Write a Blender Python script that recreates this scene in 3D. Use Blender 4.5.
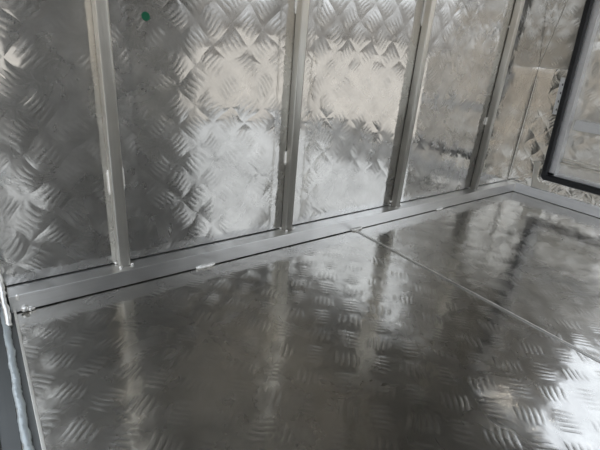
import bpy, bmesh, math, random
from mathutils import Vector, Matrix
from math import sin, cos, pi

for o in list(bpy.data.objects):
    bpy.data.objects.remove(o)
C = bpy.context.scene.collection
SC = bpy.context.scene
S = 0.5                       # survey unit -> metres
random.seed(4)

def V(x, y, z):
    return Vector((x * S, y * S, z * S))

# ------------------------------------------------------------------ camera
yaw, pitch, roll, fpx = 0.6676, 0.3986, 0.0858, 426.96
fwd = Vector((sin(yaw) * cos(pitch), cos(yaw) * cos(pitch), -sin(pitch)))
rt = Vector((cos(yaw), -sin(yaw), 0))
up = rt.cross(fwd)
r2 = cos(roll) * rt + sin(roll) * up
u2 = -sin(roll) * rt + cos(roll) * up
cd = bpy.data.cameras.new('camera')
cd.sensor_width = 36
cd.lens = fpx / 600 * 36
cd.clip_start = 0.02
cam = bpy.data.objects.new('camera', cd)
C.objects.link(cam)
m = Matrix((r2, u2, -fwd)).transposed().to_4x4()
m.translation = V(-3.5815, -1.7368, 1.0)
cam.matrix_world = m
SC.camera = cam

# ------------------------------------------------------------------ world
w = bpy.data.worlds.new('world')
SC.world = w
w.use_nodes = True
nt = w.node_tree
for n in list(nt.nodes):
    nt.nodes.remove(n)
out = nt.nodes.new('ShaderNodeOutputWorld')
bg = nt.nodes.new('ShaderNodeBackground')
tc = nt.nodes.new('ShaderNodeTexCoord')
sep = nt.nodes.new('ShaderNodeSeparateXYZ')
cr = nt.nodes.new('ShaderNodeValToRGB')
nt.links.new(tc.outputs['Generated'], sep.inputs[0])
nt.links.new(sep.outputs['Z'], cr.inputs[0])
e = cr.color_ramp.elements
e[0].position = 0.0
e[0].color = (0.10, 0.09, 0.08, 1)
e[1].position = 1.0
e[1].color = (0.80, 0.90, 1.05, 1)
for p, c in ((0.07, (0.30, 0.30, 0.30, 1)), (0.13, (0.80, 0.84, 0.90, 1)), (0.6, (0.98, 1.06, 1.18, 1))):
    q = e.new(p)
    q.color = c
nt.links.new(cr.outputs[0], bg.inputs[0])
bg.inputs[1].default_value = 1.6
nt.links.new(bg.outputs[0], out.inputs[0])

sun = bpy.data.lights.new('sun', 'SUN')
sun.energy = 3.4
sun.angle = math.radians(12)
sun.color = (1.0, 0.93, 0.82)
so = bpy.data.objects.new('sun', sun)
C.objects.link(so)
so.rotation_euler = Vector((-0.55, -0.40, -0.75)).to_track_quat('-Z', 'Y').to_euler()

SC.view_settings.view_transform = 'Standard'
SC.view_settings.look = 'None'
SC.view_settings.gamma = 1
SC.view_settings.use_curve_mapping = False
SC.view_settings.exposure = 0.15


# ------------------------------------------------------------------ materials
class NB:
    def __init__(s, nt):
        s.nt = nt

    def m(s, op, a, b=None, c=None):
        n = s.nt.nodes.new('ShaderNodeMath')
        n.operation = op
        for i, v in enumerate((a, b, c)):
            if v is None:
                continue
            if isinstance(v, (int, float)):
                n.inputs[i].default_value = v
            else:
                s.nt.links.new(v, n.inputs[i])
        return n.outputs[0]

    def noise(s, vec, scale, detail=2, rough=0.5, dist=0.0):
        n = s.nt.nodes.new('ShaderNodeTexNoise')
        n.inputs['Scale'].default_value = scale
        n.inputs['Detail'].default_value = detail
        n.inputs['Roughness'].default_value = rough
        n.inputs['Distortion'].default_value = dist
        s.nt.links.new(vec, n.inputs['Vector'])
        return n.outputs[0]

    def ramp(s, fac, stops):
        n = s.nt.nodes.new('ShaderNodeValToRGB')
        s.nt.links.new(fac, n.inputs[0])
        e = n.color_ramp.elements
        e[0].position, e[0].color = stops[0][0], stops[0][1]
        e[1].position, e[1].color = stops[-1][0], stops[-1][1]
        for p, c in stops[1:-1]:
            q = e.new(p)
            q.color = c
        return n.outputs[0]


def newmat(name):
    mt = bpy.data.materials.new(name)
    mt.use_nodes = True
    nt = mt.node_tree
    return mt, nt, nt.nodes['Principled BSDF'], NB(nt)


def g(v, a=1):
    return (v, v, v, a)


PITCH = 0.0575
RP, RW = 0.0475, 0.0465          # rib protrusion and width
RIBS = (-3.1943, -2.3428, -1.4714, -0.5644)


def tread(name, axes, origin, first=1, col=(0.72, 0.71, 0.68), rough=0.16, bar=0.00035, pillow=0.0006,
          wave=0.0012, wave_scale=4.0, smear=0.3, fine=1.0, dirt=0.75, haze=0.35, hrough=0.45, warp=0.016, fade=False, barx=1.8, domep=1.5):
    """five-bar tread plate: basket weave of bar groups turned 45 degrees."""
    mt, nt, bs, N = newmat(name)
    geo = nt.nodes.new('ShaderNodeTexCoord')
    sp = nt.nodes.new('ShaderNodeSeparateXYZ')
    P = geo.outputs['Object']
    nt.links.new(P, sp.inputs[0])
    w1 = N.m('MULTIPLY', N.m('SUBTRACT', N.noise(P, 14.0, 1, 0.5), 0.5), warp)
    w2 = N.m('MULTIPLY', N.m('SUBTRACT', N.noise(P, 17.0, 1, 0.5), 0.5), warp)
    a = N.m('ADD', N.m('SUBTRACT', sp.outputs[axes[0]], origin[0]), w1)
    b = N.m('ADD', N.m('SUBTRACT', sp.outputs[axes[1]], origin[1]), w2)
    k = 1 / (PITCH * math.sqrt(2))
    u = N.m('ADD', N.m('MULTIPLY', N.m('ADD', a, b), k), 0.5)        # along +45
    v = N.m('ADD', N.m('MULTIPLY', N.m('SUBTRACT', b, a), k), 0.5)   # along +135
    fu = N.m('SUBTRACT', N.m('FRACT', u), 0.5)
    fv = N.m('SUBTRACT', N.m('FRACT', v), 0.5)
    par = N.m('FLOORED_MODULO', N.m('ADD', N.m('FLOOR', u), N.m('FLOOR', v)), 2.0)
    if not first:
        par = N.m('SUBTRACT', 1.0, par)
    par = N.m('GREATER_THAN', par, 0.5)
    ip = N.m('SUBTRACT', 1.0, par)
    # along / across the bars
    al = N.m('ADD', N.m('MULTIPLY', fu, ip), N.m('MULTIPLY', fv, par))
    ac = N.m('ADD', N.m('MULTIPLY', fv, ip), N.m('MULTIPLY', fu, par))
    t = N.m('MULTIPLY', ac, 6.0)
    idx = N.m('ROUND', t)
    ft = N.m('SUBTRACT', t, idx)
    prof = N.m('MAXIMUM', N.m('SUBTRACT', 1.0, N.m('POWER', N.m('ABSOLUTE', N.m('MULTIPLY', ft, 2.6)), 2.0)), 0.0)
    ln = N.m('SUBTRACT', 0.40, N.m('MULTIPLY', N.m('ABSOLUTE', idx), 0.045))
    lp = N.m('MAXIMUM', N.m('SUBTRACT', 1.0, N.m('POWER', N.m('ABSOLUTE', N.m('DIVIDE', al, ln)), 2.0)), 0.0)
    inb = N.m('LESS_THAN', N.m('ABSOLUTE', idx), 2.5)
    bars = N.m('MULTIPLY', N.m('MULTIPLY', prof, lp), inb)
    # the sheet bulges a little inside every cell
    cu = N.m('COSINE', N.m('MULTIPLY', fu, pi))
    cv = N.m('COSINE', N.m('MULTIPLY', fv, pi))
    dome = N.m('POWER', N.m('MAXIMUM', N.m('MULTIPLY', cu, cv), 0.0), domep)
    big = N.noise(P, wave_scale, 2, 0.5)
    med = N.noise(P, 26.0, 2, 0.5)
    amp = N.m('ADD', 0.35, N.noise(P, 3.3, 1, 0.5))
    h = N.m('ADD', N.m('MULTIPLY', bars, bar), N.m('MULTIPLY', N.m('MULTIPLY', dome, pillow), amp))
    h = N.m('ADD', h, N.m('MULTIPLY', big, wave))
    h = N.m('ADD', h, N.m('MULTIPLY', med, 0.00012 * fine))
    if fade:                       # the sheet lies flat where it is fixed behind the uprights
        d = None
        for rx in RIBS:
            q = N.m('ABSOLUTE', N.m('SUBTRACT', sp.outputs[0], (rx + RW / 2) * S))
            d = q if d is None else N.m('MINIMUM', d, q)
        fm = N.m('SMOOTH_MIN', N.m('MULTIPLY', N.m('MAXIMUM', N.m('SUBTRACT', d, 0.012), 0.0), 28.0), 1.0, 0.2)
        h = N.m('MULTIPLY', h, fm)
    bp = nt.nodes.new('ShaderNodeBump')
    bp.inputs['Distance'].default_value = 1.0
    bp.inputs['Strength'].default_value = 1.0
    nt.links.new(h, bp.inputs['Height'])
    nt.links.new(bp.outputs[0], bs.inputs['Normal'])
    # handling smears and dull patches
    s1 = N.noise(P, 9.0, 5, 0.65, 0.6)
    s2 = N.noise(P, 60.0, 3, 0.6)
    rr = N.m('ADD', rough - 0.5 * smear * 0.4, N.m('MULTIPLY', s1, smear * 0.4))
    rr = N.m('ADD', rr, N.m('MULTIPLY', N.m('SUBTRACT', s2, 0.5), 0.08))
    rr = N.m('ADD', rr, N.m('MULTIPLY', bars, 0.14))
    rr = N.m('MAXIMUM', rr, 0.03)
    nt.links.new(rr, bs.inputs['Roughness'])
    dk = tuple(c * dirt for c in col) + (1,)
    c = N.ramp(N.noise(P, 7.0, 6, 0.7, 0.3), [(0.3, dk), (0.62, tuple(col) + (1,))])
    nt.links.new(c, bs.inputs['Base Color'])
    bs.inputs['Metallic'].default_value = 1.0
    # a worn, scuffed film scatters part of the light more widely than the polished metal below
    b2 = nt.nodes.new('ShaderNodeBsdfPrincipled')
    b2.inputs['Metallic'].default_value = 1.0
    b2.inputs['Roughness'].default_value = hrough
    nt.links.new(c, b2.inputs['Base Color'])
    bp2 = nt.nodes.new('ShaderNodeBump')
    bp2.inputs['Distance'].default_value = 1.0
    hb = N.m('MULTIPLY', N.m('MULTIPLY', bars, bar * barx), N.m('MULTIPLY', s1, 2.0))
    if fade:
        hb = N.m('MULTIPLY', hb, fm)
    nt.links.new(hb, bp2.inputs['Height'])
    nt.links.new(bp.outputs[0], bp2.inputs['Normal'])
    nt.links.new(bp2.outputs[0], b2.inputs['Normal'])
    mx = nt.nodes.new('ShaderNodeMixShader')
    nt.links.new(N.m('ADD', haze - 0.15, N.m('MULTIPLY', s1, 0.3)), mx.inputs[0])
    nt.links.new(bs.outputs[0], mx.inputs[1])
    nt.links.new(b2.outputs[0], mx.inputs[2])
    nt.links.new(mx.outputs[0], nt.nodes['Material Output'].inputs[0])
    return mt


def metal(name, col, rough, brushed=0.0, axis=0, metallic=1.0, bump=0.0):
    mt, nt, bs, N = newmat(name)
    tcn = nt.nodes.new('ShaderNodeTexCoord')
    P = tcn.outputs['Object']
    mp = nt.nodes.new('ShaderNodeMapping')
    nt.links.new(P, mp.inputs[0])
    sc = [160, 160, 160]
    sc[axis] = 4
    mp.inputs['Scale'].default_value = sc
    st = N.noise(mp.outputs[0], 1.0, 3, 0.6)
    bl = N.noise(P, 14.0, 4, 0.6)
    r = N.m('ADD', rough - 0.05, N.m('MULTIPLY', N.m('ADD', N.m('MULTIPLY', st, brushed), bl), 0.10))
    nt.links.new(r, bs.inputs['Roughness'])
    c = N.ramp(N.m('MULTIPLY', N.m('ADD', st, bl), 0.5),
               [(0.3, tuple(x * 0.88 for x in col) + (1,)), (0.65, tuple(col) + (1,))])
    nt.links.new(c, bs.inputs['Base Color'])
    bs.inputs['Metallic'].default_value = metallic
    if bump:
        bp = nt.nodes.new('ShaderNodeBump')
        bp.inputs['Distance'].default_value = 1.0
        nt.links.new(N.m('MULTIPLY', N.noise(P, 90.0, 3, 0.6), bump), bp.inputs['Height'])
        nt.links.new(bp.outputs[0], bs.inputs['Normal'])
    return mt


def plain(name, col, rough=0.6, metallic=0.0, var=0.85, scale=20.0):
    mt, nt, bs, N = newmat(name)
    tcn = nt.nodes.new('ShaderNodeTexCoord')
    c = N.ramp(N.noise(tcn.outputs['Object'], scale, 4, 0.6),
               [(0.3, tuple(x * var for x in col) + (1,)), (0.7, tuple(col) + (1,))])
    nt.links.new(c, bs.inputs['Base Color'])
    bs.inputs['Roughness'].default_value = rough
    bs.inputs['Metallic'].default_value = metallic
    return mt


WORG = (-3.067 * S, 1.056 * S)
FORG = (-2.92 * S, -1.0 * S)
M_WALL = tread('wall_tread_plate', (0, 2), WORG, 1, rough=0.07, haze=0.26, fade=True, pillow=0.00048, domep=0.85, warp=0.026, bar=0.00007, fine=2, wave=0.006, wave_scale=3.6, smear=0.25, barx=2.6)
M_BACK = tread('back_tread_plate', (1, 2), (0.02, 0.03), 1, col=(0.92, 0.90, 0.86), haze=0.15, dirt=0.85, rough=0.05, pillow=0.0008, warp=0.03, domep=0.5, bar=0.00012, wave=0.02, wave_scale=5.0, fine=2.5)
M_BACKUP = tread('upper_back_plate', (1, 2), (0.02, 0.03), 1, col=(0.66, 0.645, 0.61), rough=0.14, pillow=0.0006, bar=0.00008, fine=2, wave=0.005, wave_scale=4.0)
M_LEAF = tread('door_tread_plate', (1, 2), (0.01, 0.05), 1, col=(0.93, 0.91, 0.87), haze=0.5, dirt=0.9, rough=0.10, pillow=0.0014, bar=0.00012, wave=0.02, wave_scale=6.0, fine=2)
M_FLOOR = tread('floor_tread_plate', (0, 1), FORG, 0, col=(0.62, 0.605, 0.57), hrough=0.34, rough=0.11, pillow=0.00025, bar=0.00010, fine=3.4, wave=0.0010, wave_scale=3.0, smear=0.3, haze=0.24)
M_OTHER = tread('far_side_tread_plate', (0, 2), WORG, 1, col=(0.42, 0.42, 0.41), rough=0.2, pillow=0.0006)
M_TUBE = metal('mill_finish_tube', (0.80, 0.775, 0.71), 0.40, 0.5, 2, metallic=0.86)
M_RAIL = metal('mill_finish_rail', (0.78, 0.775, 0.76), 0.30, 0.3, 0, metallic=0.96)
M_RAILB = metal('sky_brightened_rail', (0.94, 0.95, 0.97), 0.42, 0.3, 1, metallic=0.6)  # paler, bluer copy of the rail metal; reflected sky brightness put into the colour
M_WELD = metal('weld_bead_metal', (0.93, 0.91, 0.86), 0.34, 0.3, 0, metallic=0.7, bump=0.0006)
M_SKIN = metal('sheet_aluminium', (0.40, 0.39, 0.37), 0.35, 0.5, 0)
M_RUBBER = plain('black_rubber', (0.010, 0.012, 0.015), 0.42)
M_BLACK = plain('gap_shade_black', (0.01, 0.01, 0.01), 0.9)  # near-black colour stands in for shade behind the open gaps
M_GREEN = plain('green_plastic', (0.0, 0.13, 0.06), 0.45)
M_MASTIC = metal('crinkled_blue_grey_sealant', (0.50, 0.54, 0.54), 0.4, 1.0, 1, metallic=0.5, bump=0.0022)
M_SILLDK = metal('dark_sill_metal', (0.16, 0.165, 0.16), 0.4, 0.5, 1, metallic=0.7)
M_WHITE = metal('pale_bar_metal', (0.90, 0.91, 0.92), 0.4, 0.4, 1, metallic=0.25)
M_GROUND = plain('yard_concrete', (0.42, 0.385, 0.34), 0.9, 0, 0.7, 0.5)

M_DARKPANEL = plain('added_dark_green_grey', (0.05, 0.055, 0.05), 0.6)  # for the dark panel added to vary the reflections
M_SKYBLOCK = plain('sky_block_grey_brown', (0.44, 0.40, 0.35), 0.9, 0, 0.6, 0.8)  # for the unseen wall added to block the rear sky

# ------------------------------------------------------------------ mesh helpers
def link(name, bm, mat, parent=None, smooth=False):
    me = bpy.data.meshes.new(name)
    bmesh.ops.recalc_face_normals(bm, faces=bm.faces[:])
    bm.to_mesh(me)
    bm.free()
    me.materials.append(mat)
    if smooth:
        for f in me.polygons:
            f.use_smooth = True
    o = bpy.data.objects.new(name, me)
    C.objects.link(o)
    if parent is not None:
        o.parent = parent
        o.matrix_parent_inverse = Matrix.Translation(-parent.location)
    return o


def tag(o, label, cat, group=None):
    o['label'] = label
    o['category'] = cat
    if group:
        o['group'] = group
    return o


def empty(name, loc, label, cat, group=None):
    o = bpy.data.objects.new(name, None)
    o.empty_display_size = 0.05
    C.objects.link(o)
    o.location = loc
    return tag(o, label, cat, group)


def struct(o):
    o['kind'] = 'structure'
    return o


def box(bm, a, b, bev=0.0, seg=2, shear=None):
    """a, b in survey units"""
    lo = [min(a[i], b[i]) * S for i in range(3)]
    hi = [max(a[i], b[i]) * S for i in range(3)]
    r = bmesh.ops.create_cube(bm, size=1)
    vs = r['verts']
    for v in vs:
        v.co = Vector([(lo[i] + hi[i]) / 2 + v.co[i] * (hi[i] - lo[i]) for i in range(3)])
    if bev:
        es = list({e for v in vs for e in v.link_edges})
        r = bmesh.ops.bevel(bm, geom=es, offset=bev, segments=seg, affect='EDGES', profile=0.5)
        vs = [v for v in bm.verts if v.is_valid and v in set(r['verts']) | set(vs)]
    return vs


def sweep(bm, pts, radii, n=10, flat=1.0, nrm=Vector((0, 0, 1))):
    """tube through points (metres) with a radius for each; flat squashes it along nrm."""
    rings = []
    for i, p in enumerate(pts):
        d = (pts[min(i + 1, len(pts) - 1)] - pts[max(i - 1, 0)]).normalized()
        b1 = d.cross(nrm).normalized()
        b2 = b1.cross(d)
        ring = [bm.verts.new(p + b1 * cos(2 * pi * j / n) * radii[i] + b2 * sin(2 * pi * j / n) * radii[i] * flat)
                for j in range(n)]
        rings.append(ring)
    for A, B in zip(rings, rings[1:]):
        for j in range(n):
            bm.faces.new((A[j], A[(j + 1) % n], B[(j + 1) % n], B[j]))
    bm.faces.new(rings[0][::-1])
    bm.faces.new(rings[-1])


def bead(p0, p1, r, nrm, step=None, flat=0.8, wob=0.12):
    """a stacked-coin weld bead between two points in metres"""
    bm = bmesh.new()
    L = (p1 - p0).length
    step = step or r * 0.9
    k = max(3, int(L / step))
    pts, rad = [], []
    sub = 4
    side = (p1 - p0).cross(nrm).normalized()
    for i in range(k * sub + 1):
        t = i / (k * sub)
        ph = (i % sub) / sub
        endf = min(1, 0.45 + 3.5 * min(t, 1 - t))
        rr = r * (0.80 + 0.28 * abs(sin(pi * ph))) * endf * (1 + random.uniform(-wob, wob) * 0.5)
        pts.append(p0.lerp(p1, t) + side * random.uniform(-wob, wob) * r * 0.4)
        rad.append(rr)
    sweep(bm, pts, rad, 9, flat, nrm)
    return bm


def blob(bm, c, r, sq=(1, 1, 1)):
    v = bmesh.ops.create_icosphere(bm, subdivisions=3, radius=1)['verts']
    k = random.uniform(0, 6)
    for q in v:
        d = q.co.copy()
        s = 1 + 0.16 * sin(3.1 * d.x + k) * cos(2.7 * d.y + k) + 0.08 * sin(6 * d.z + k)
        q.co = c + Vector((d.x * r * sq[0] * s, d.y * r * sq[1] * s, d.z * r * sq[2] * s))


RD, RH = 0.082, 0.0735           # bottom rail depth and height
RP, RW = 0.0475, 0.0465          # rib protrusion and width
RIBS = (-3.1943, -2.3428, -1.4714, -0.5644)
SEAM = -1.8482
SILL = -3.5812
YW, ZC = -3.5, 2.7               # opposite side and roof
G = 0.003                        # open gap between members
HZ = 0.17                        # hatch opening bottom

# ------------------------------------------------------------------ setting
def sheet(name, boxes, mat, bev=0):
    bm = bmesh.new()
    for a, b in boxes:
        box(bm, a, b, bev)
    return struct(link(name, bm, mat))


sheet('floor', [((SEAM, 0.02, -0.02), (0.02, YW, 0.0)), ((SILL, 0.02, -0.02), (SEAM - 0.003, YW, -0.001))], M_FLOOR)
# inner skin of the ribbed side, stopping just above the bottom rail
sheet('wall_left', [((SILL - 0.03, 0.0, RH + 0.005), (-0.004, 0.006, ZC))], M_WALL)
sheet('wall_left_outer', [((SILL - 0.04, 0.034, -0.04), (0.12, 0.04, ZC + 0.02))], M_BLACK)  # backing sheet, coloured near-black so the gaps look shaded; stops light leaking in


def slant(y, z):
    return y + 0.046 * (z - 0.2)


def poly_sheet(name, polys, x0, x1, mat, parent=None):
    """flat sheet pieces in the plane of the end wall; polys of (y, z)"""
    bm = bmesh.new()
    for pl in polys:
        A = [bm.verts.new(V(x0, y, z)) for y, z in pl]
        B = [bm.verts.new(V(x1, y, z)) for y, z in pl]
        n = len(pl)
        bm.faces.new(A)
        bm.faces.new(B[::-1])
        for i in range(n):
            bm.faces.new((A[i], A[(i + 1) % n], B[(i + 1) % n], B[i]))
    return link(name, bm, mat, parent)


ZS = 0.985                       # lap of the two end-wall sheets
HY0, HY1, HT = -0.275, -2.9, 2.05
lower = [[(0.0, 0.0), (0.0, ZS), (slant(HY0, ZS), ZS), (slant(HY0, HZ), HZ), (HY0, 0.0)],
         [(HY0, 0.0), (slant(HY0, HZ), HZ), (HY1, HZ), (HY1, 0.0)],
         [(HY1, 0.0), (HY1, ZS), (YW, ZS), (YW, 0.0)]]
upper = [[(0.0, ZS), (0.0, ZC), (slant(HY0, ZC), ZC), (slant(HY0, ZS), ZS)],
         [(slant(HY0, HT), HT), (slant(HY0, ZC), ZC), (HY1, ZC), (HY1, HT)],
         [(HY1, ZS), (HY1, ZC), (YW, ZC), (YW, ZS)]]
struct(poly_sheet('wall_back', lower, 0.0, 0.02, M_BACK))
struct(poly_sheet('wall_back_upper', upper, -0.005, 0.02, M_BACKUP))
# opposite side, unseen; hatch and extra slots shaped for bright wall reflections; roof
SX0, SX1, SZ0, SZ1 = -1.2, -0.06, 0.05, 2.2
sheet('wall_right', [((SILL, YW, 0), (-3.45, YW - 0.02, ZC)), ((-3.45, YW, 0), (-3.3, YW - 0.02, 0.4)), ((-3.45, YW, 1.2), (-3.3, YW - 0.02, ZC)),
                     ((-3.3, YW, 0), (SX0 - 0.14, YW - 0.02, ZC)), ((SX0 - 0.06, YW, 0), (SX0, YW - 0.02, ZC)), ((SX1, YW, 0), (0, YW - 0.02, ZC)),
                     ((SX0 - 0.14, YW, 0), (SX1, YW - 0.02, SZ0)), ((SX0 - 0.14, YW, SZ1), (SX1, YW - 0.02, ZC))], M_OTHER)
sheet('sky_block_header', [((SILL - 0.2, 0.0, 2.4), (SILL - 0.24, YW, ZC))], M_SKIN)  # unseen, added to keep sky light off the floor and first panel
sheet('ceiling', [((SILL - 0.04, 0.04, ZC), (0.02, YW - 0.02, ZC + 0.02))], M_SKIN)
sheet('ground', [((-400, -400, -2.0), (400, 400, -2.02))], M_GROUND)

# unseen wall added behind the open end to block sky and reflect warm
sheet('sky_block_wall', [((-8.0, 7, -2.0), (-8.3, -10, 1.9))], M_SKYBLOCK)
sheet('added_dark_panel', [((-7.95, -0.4, -2.0), (-7.99, -2.3, 1.3))], M_DARKPANEL)  # unseen dark panel added to give the end wall reflections contrast

# ------------------------------------------------------------------ ribs
RIBLAB = ('square aluminium wall rib furthest left, nearest the green dot, seen almost head-on',
          'square aluminium wall rib with two bright weld beads, second from the left',
          'square aluminium wall rib leaning right, third from the left, beside the brightest wall glare',
          'square aluminium wall rib nearest the far corner and the black seal')
WELDS = (((0.387, 0.489),), ((0.43, 0.50), (1.125, 1.33)), ((1.15, 1.36), (0.092, 0.108)), ((1.215, 1.23), (0.56, 0.62)))
for i, x in enumerate(RIBS):
    r = empty('wall_rib', V(x + RW / 2, -RP / 2, RH), RIBLAB[i], 'metal rib', 'upright ribs along the side wall')
    bm = bmesh.new()
    rc = 0.0026
    # rounded rectangular tube section swept upwards
    prof = []
    x0, x1, y0, y1 = x * S, (x + RW) * S, -RP * S, -G * 0.6 * S
    rf = 0.0055
    for cx_, cy_, a0, rc in ((x1 - rc, y1 - rc, 0, rc), (x0 + rc, y1 - rc, 90, rc), (x0 + rc, y0 + rc, 180, rc), (x1 - rf, y0 + rf, 270, rf)):
        for k in range(6):
            a = math.radians(a0 + k * 18)
            prof.append((cx_ + rc * cos(a), cy_ + rc * sin(a)))
    A = [bm.verts.new((px, py, (RH + 0.001) * S)) for px, py in prof]
    B = [bm.verts.new((px, py, (ZC - 0.01) * S)) for px, py in prof]
    n = len(prof)
    for k in range(n):
        f = bm.faces.new((A[k], A[(k + 1) % n], B[(k + 1) % n], B[k]))
        f.smooth = True
    bm.faces.new(A)
    bm.faces.new(B)
    t = link('tube', bm, M_TUBE, r)
    for k, (za, zb) in enumerate(WELDS[i]):
        link('weld_bead', bead(V(x - 0.001, -0.004, za), V(x - 0.001, -0.004, zb), 0.0034, Vector((-1, -1, 0)).normalized()),
             M_WELD, r, True)
    if i == 0:
        link('weld_bead', bead(V(x + RW + 0.006, -0.006, 0.40), V(x + RW + 0.006, -0.006, 0.5), 0.004, Vector((1, -1, 0)).normalized()),
             M_WELD, r, True)
    for dx, dy in ((-0.004, -0.004), (0.004, -RP - 0.001), (RW + 0.004, -RP + 0.004)):
        bm = bmesh.new()
        blob(bm, V(x + dx, dy, RH + 0.004), 0.0031 if i < 2 else 0.0024, (1.2, 1, 0.9))
        link('tack_weld', bm, M_WELD, r, True)

# ------------------------------------------------------------------ bottom rails
rail = empty('bottom_rail', V(-1.8, -RD / 2, 0),
             'long aluminium box rail along the foot of the ribbed side wall', 'metal rail')
bm = bmesh.new()
box(bm, (SILL - 0.012, 0.03, G), (-0.001, -RD, RH), 0.0012, 2)
link('box_section', bm, M_RAIL, rail)
for xa, xb in ((-2.87, -2.775), (-1.88, -1.80), (-1.07, -1.0)):
    link('weld_bead', bead(V(xa, -RD - 0.002, 0.005), V(xb, -RD - 0.003, 0.007), 0.0052, Vector((0, -1, 1)).normalized()),
         M_WELD, rail, True)
bm = bmesh.new()
blob(bm, V(SILL + 0.03, -RD - 0.006, 0.012), 0.006, (1.2, 0.8, 0.8))
blob(bm, V(SILL + 0.05, -RD - 0.004, 0.006), 0.0045, (1.5, 0.8, 0.8))
blob(bm, V(SILL + 0.015, -RD + 0.004, RH - 0.012), 0.0055, (0.8, 0.8, 1.3))
link('end_weld', bm, M_WELD, rail, True)

rail2 = empty('bottom_rail', V(-0.01, -1.7, 0),
              'pale sky-lit aluminium rail along the floor under the black-sealed hatch', 'metal rail')
bm = bmesh.new()
box(bm, (-0.016, -RD - 0.002, G), (-0.001, YW + 0.01, RH + 0.004), 0.001, 2)
link('box_section', bm, M_RAILB, rail2)

cw = link('corner_weld', bead(V(-0.012, -0.012, RH + 0.004), V(-0.012, -0.012, 0.92), 0.0019, Vector((-1, -1, 0)).normalized(), step=0.006, wob=0.5),
          M_WELD, None, True)
tag(cw, 'thin uneven bright bead running up the corner between side wall and end wall', 'weld')
cw2 = link('rail_corner_weld', bead(V(-0.016, -RD - 0.001, 0.006), V(-0.016, -RD - 0.001, RH), 0.0026, Vector((-1, -1, 0)).normalized()),
           M_WELD, None, True)
tag(cw2, 'short upright weld where the two floor rails meet in the far corner', 'weld')

# ------------------------------------------------------------------ floor seam
sm = empty('floor_seam_strip', V(SEAM, -1.5, 0), 'thin shiny seam strip crossing the floor from the long rail', 'seam strip')
bm = bmesh.new()
pts, rad = [], []
for k in range(160):
    t = k / 159
    pts.append(V(SEAM + 0.0035 * sin(k * 0.31) * 0.3, -RD - 0.01 + (YW + RD + 0.03) * t, 0.0))
    rad.append(0.0016 * (1 + 0.15 * sin(k * 1.7) + random.uniform(-0.1, 0.1)))
sweep(bm, pts, rad, 8, 0.7)
link('seam_bead', bm, M_WELD, sm, True)
bm = bmesh.new()
box(bm, (SEAM - 0.017, -RD - 0.01, -0.0005), (SEAM - 0.005, YW + 0.02, 0.0016))
link('lap_edge', bm, M_SKIN, sm)
bm = bmesh.new()
blob(bm, V(SEAM - 0.012, -RD - 0.018, 0.002), 0.004, (1.5, 1.2, 0.7))
link('end_weld', bm, M_WELD, sm, True)

# ------------------------------------------------------------------ rubber seal round the hatch
def frame_loop(y0, y1, z0, z1, width, x0, x1, rad=0.035, seg=6):
    """rounded rectangular ring in the end-wall plane, slightly out of plumb on the near side"""
    def loop(off):
        res = []
        for cy_, cz_, a0 in ((y0 - rad, z0 + rad, 270), (y0 - rad, z1 - rad, 0), (y1 + rad, z1 - rad, 90), (y1 + rad, z0 + rad, 180)):
            for k in range(seg + 1):
                a = math.radians(a0 + 90 * k / seg)
                rr = max(rad - off, 0.006)
                cyy = cy_ - (off - rad + rr if a0 in (270, 0) else -(off - rad + rr)) if rad < off + 0.006 else cy_
                yy = cyy + rr * cos(a)
                zz = cz_ + rr * sin(a) + (0 if rad >= off + 0.006 else ((off - rad + rr) if a0 in (270, 180) else -(off - rad + rr)))
                if yy > (y0 + y1) / 2:
                    yy = slant(yy, zz)
                res.append((yy, zz))
        return res
    bm = bmesh.new()
    offs = [(0, x1), (0, x0 + 0.012), (width * 0.18, x0), (width * 0.82, x0), (width, x0 + 0.012), (width, x1)]
    rings = [[bm.verts.new(V(xx, y, z)) for y, z in loop(o)] for o, xx in offs]
    n = len(rings[0])
    for A, B in zip(rings, rings[1:] + rings[:1]):
        for j in range(n):
            bm.faces.new((A[j], A[(j + 1) % n], B[(j + 1) % n], B[j]))
    return bm


seal = link('rubber_seal', frame_loop(-0.262, -2.92, 0.165, 2.07, 0.046, -0.036, -0.0056), M_RUBBER)
tag(seal, 'black rubber door seal running down and round the hatch corner', 'door seal')
# thin pale trim showing along the outer edge of the rubber
tr = link('trim_1', frame_loop(-0.256, -2.926, 0.158, 2.076, 0.006, -0.012, -0.0056), M_WHITE)
struct(tr)

# plates fixed beside the seal
cp = poly_sheet('corner_plate', [[(-0.185, 0.285), (-0.225, 0.288), (-0.232, 0.165), (-0.262, 0.135), (-0.345, 0.128), (-0.345, 0.088), (-0.215, 0.085)]], -0.010, -0.001, M_TUBE)
tag(cp, 'small L-shaped aluminium plate at the lower corner of the black seal', 'metal plate')
bm = bmesh.new()
for a, b in (((-0.181, 0.287), (-0.211, 0.082)), ((-0.211, 0.082), (-0.35, 0.085)), ((-0.181, 0.287), (-0.24, 0.29))):
    sweep(bm, [V(-0.007, *a), V(-0.007, *b)], [0.0018, 0.0018], 6)
link('weld_bead', bm, M_WELD, cp, True)
lp = poly_sheet('latch_plate', [[(-0.192, 0.93), (-0.24, 0.93), (-0.262, 0.70), (-0.262, 0.665), (-0.207, 0.665)]], -0.016, -0.001, M_WHITE)
tag(lp, 'narrow rough upright plate left of the black seal below the sheet lap', 'metal plate')
for z in (0.70, 0.76, 0.82, 0.88):
    bm = bmesh.new()
    blob(bm, V(-0.017, -0.222 + 0.05 * (z - 0.8), z), 0.0032, (0.5, 0.8, 1.3))
    link('rivet_head', bm, M_SILLDK, lp, True)


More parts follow.
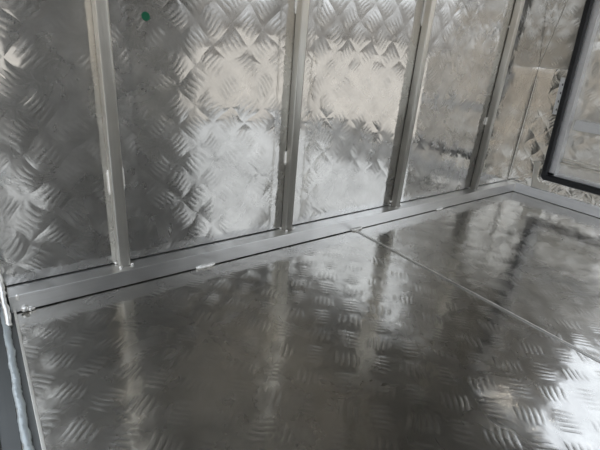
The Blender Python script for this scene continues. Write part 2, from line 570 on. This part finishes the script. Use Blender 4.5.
# horizontal lap bead between end-wall sheets
lb = link('trim_2', bead(V(-0.005, -0.002, ZS), V(-0.005, -0.235, ZS), 0.0013, Vector((-1, 0, 0)), step=0.005, wob=0.4), M_WELD, None, True)
struct(lb)
lb = link('trim_3', bead(V(-0.010, -0.0, ZS + 0.01), V(-0.010, -0.075, 1.46), 0.0011, Vector((-1, 0, 0)), step=0.008, wob=0.5), M_WELD, None, True)
struct(lb)

# ------------------------------------------------------------------ hatch door leaf behind the seal
door = empty('door_1', V(0.05, -0.5, HZ), 'aluminium hatch door leaf with frame and cross bar inside the black seal', 'door')
door['kind'] = 'structure'
DY = -0.88
DL = -1.15
XD = 0.055
poly_sheet('door_skin', [[(-0.24, 0.12), (slant(-0.24, 2.05), 2.05), (DY, 2.05), (DY, 1.05)], [(-0.24, 0.12), (DY, 1.05), (DL, 1.05), (DL, 0.12)]], XD + 0.01, XD + 0.02, M_LEAF, door)
def sl(y0, y1, z0, z1):
    return [[(slant(y0, z0), z0), (slant(y0, z1), z1), (slant(y1, z1), z1), (slant(y1, z0), z0)]]
poly_sheet('door_stile', sl(-0.27, -0.345, 0.14, 2.04), 0.012, XD + 0.01, M_RAILB, door)
poly_sheet('stile_lip', sl(-0.345, -0.352, 0.2, 2.04), 0.004, XD + 0.01, M_WHITE, door)
poly_sheet('bottom_frame', [[(-0.30, 0.14), (-0.30, 0.225), (DL, 0.225), (DL, 0.14)]], 0.012, XD + 0.01, M_RAILB, door)
poly_sheet('bottom_frame_lip', [[(-0.35, 0.305), (-0.35, 0.318), (DL, 0.318), (DL, 0.305)]], 0.03, XD + 0.01, M_TUBE, door)
poly_sheet('bottom_frame_lip', [[(-0.36, 0.338), (-0.36, 0.348), (DL, 0.348), (DL, 0.338)]], 0.03, XD + 0.01, M_TUBE, door)
bm = bmesh.new()
box(bm, (0.005, -0.375, 0.575), (XD + 0.01, DL, 0.645), 0.001)
link('cross_bar', bm, M_WHITE, door)

# ------------------------------------------------------------------ door sill at the near end
sill = empty('door_sill', V(SILL, -1.7, 0), 'stepped dark sill edge with rippled sealant at the near end of the floor', 'door sill')
def strip(name, x0, x1, z0, z1, mat, bev=0.001, y0=0.0):
    bm = bmesh.new()
    box(bm, (x0, y0, z0), (x1, YW, z1), bev)
    return link(name, bm, mat, sill)
strip('inner_lip', SILL - 0.006, SILL + 0.003, -0.02, 0.008, M_TUBE, 0.0006)
strip('channel_floor', SILL - 0.026, SILL - 0.006, -0.03, -0.012, M_SILLDK, 0.0)
strip('outer_frame', SILL - 0.09, SILL - 0.046, -0.06, -0.004, M_SILLDK, 0.001)
strip('outer_lip', SILL - 0.098, SILL - 0.091, -0.06, 0.002, M_TUBE, 0.0005)
strip('rubber_strip', SILL - 0.17, SILL - 0.10, -0.09, -0.01, M_RUBBER, 0.002)
bm = bmesh.new()
pts, rad = [], []
for k in range(420):
    t = k / 419
    pts.append(V(SILL - 0.035 + 0.0012 * sin(k * 0.37) + random.uniform(-.0008, .0008), 0.02 + (YW) * t, -0.006))
    rad.append(0.0058 * (1 + 0.05 * sin(k * 0.83) + random.uniform(-0.08, 0.08)))
sweep(bm, pts, rad, 10, 0.75)
link('sealant_bead', bm, M_MASTIC, sill, True)
jamb = empty('door_jamb', V(SILL - 0.08, 0, 0), 'upright door jamb at the near end of the ribbed side wall', 'door frame')
bm = bmesh.new()
box(bm, (SILL - 0.045, 0.03, -0.06), (SILL - 0.2, -0.012, ZC), 0.001)
link('post', bm, M_SILLDK, jamb)
bm = bmesh.new()
path = [(0.004, 1.6), (0.0, 0.14), (-0.012, 0.11), (-0.05, 0.075), (-0.10, 0.035), (-0.13, 0.004), (-0.16, -0.012)]
pts, rad = [], []
for (ya, za), (yb, zb) in zip(path, path[1:]):
    k = max(2, int(math.hypot(yb - ya, zb - za) * S / 0.005))
    for j in range(k):
        t = j / k
        pts.append(V(SILL - 0.026 + random.uniform(-.002, .002), ya + (yb - ya) * t, za + (zb - za) * t))
        rad.append(0.0052 * random.uniform(0.86, 1.12))
sweep(bm, pts, rad, 10, 1.0, Vector((1, 0, 0)))
link('sealant_bead', bm, M_WELD, jamb, True)

# ------------------------------------------------------------------ green dot
bm = bmesh.new()
bmesh.ops.create_cone(bm, segments=28, radius1=0.0082, radius2=0.0070, depth=0.0022, cap_ends=True)
bmesh.ops.rotate(bm, verts=bm.verts[:], cent=(0, 0, 0), matrix=Matrix.Rotation(pi / 2, 3, 'X'))
bmesh.ops.translate(bm, verts=bm.verts[:], vec=V(-3.012, -0.001, 1.050))
gp = link('hole_plug', bm, M_GREEN)
tag(gp, 'small round green dot stuck high on the left wall panel', 'dot')
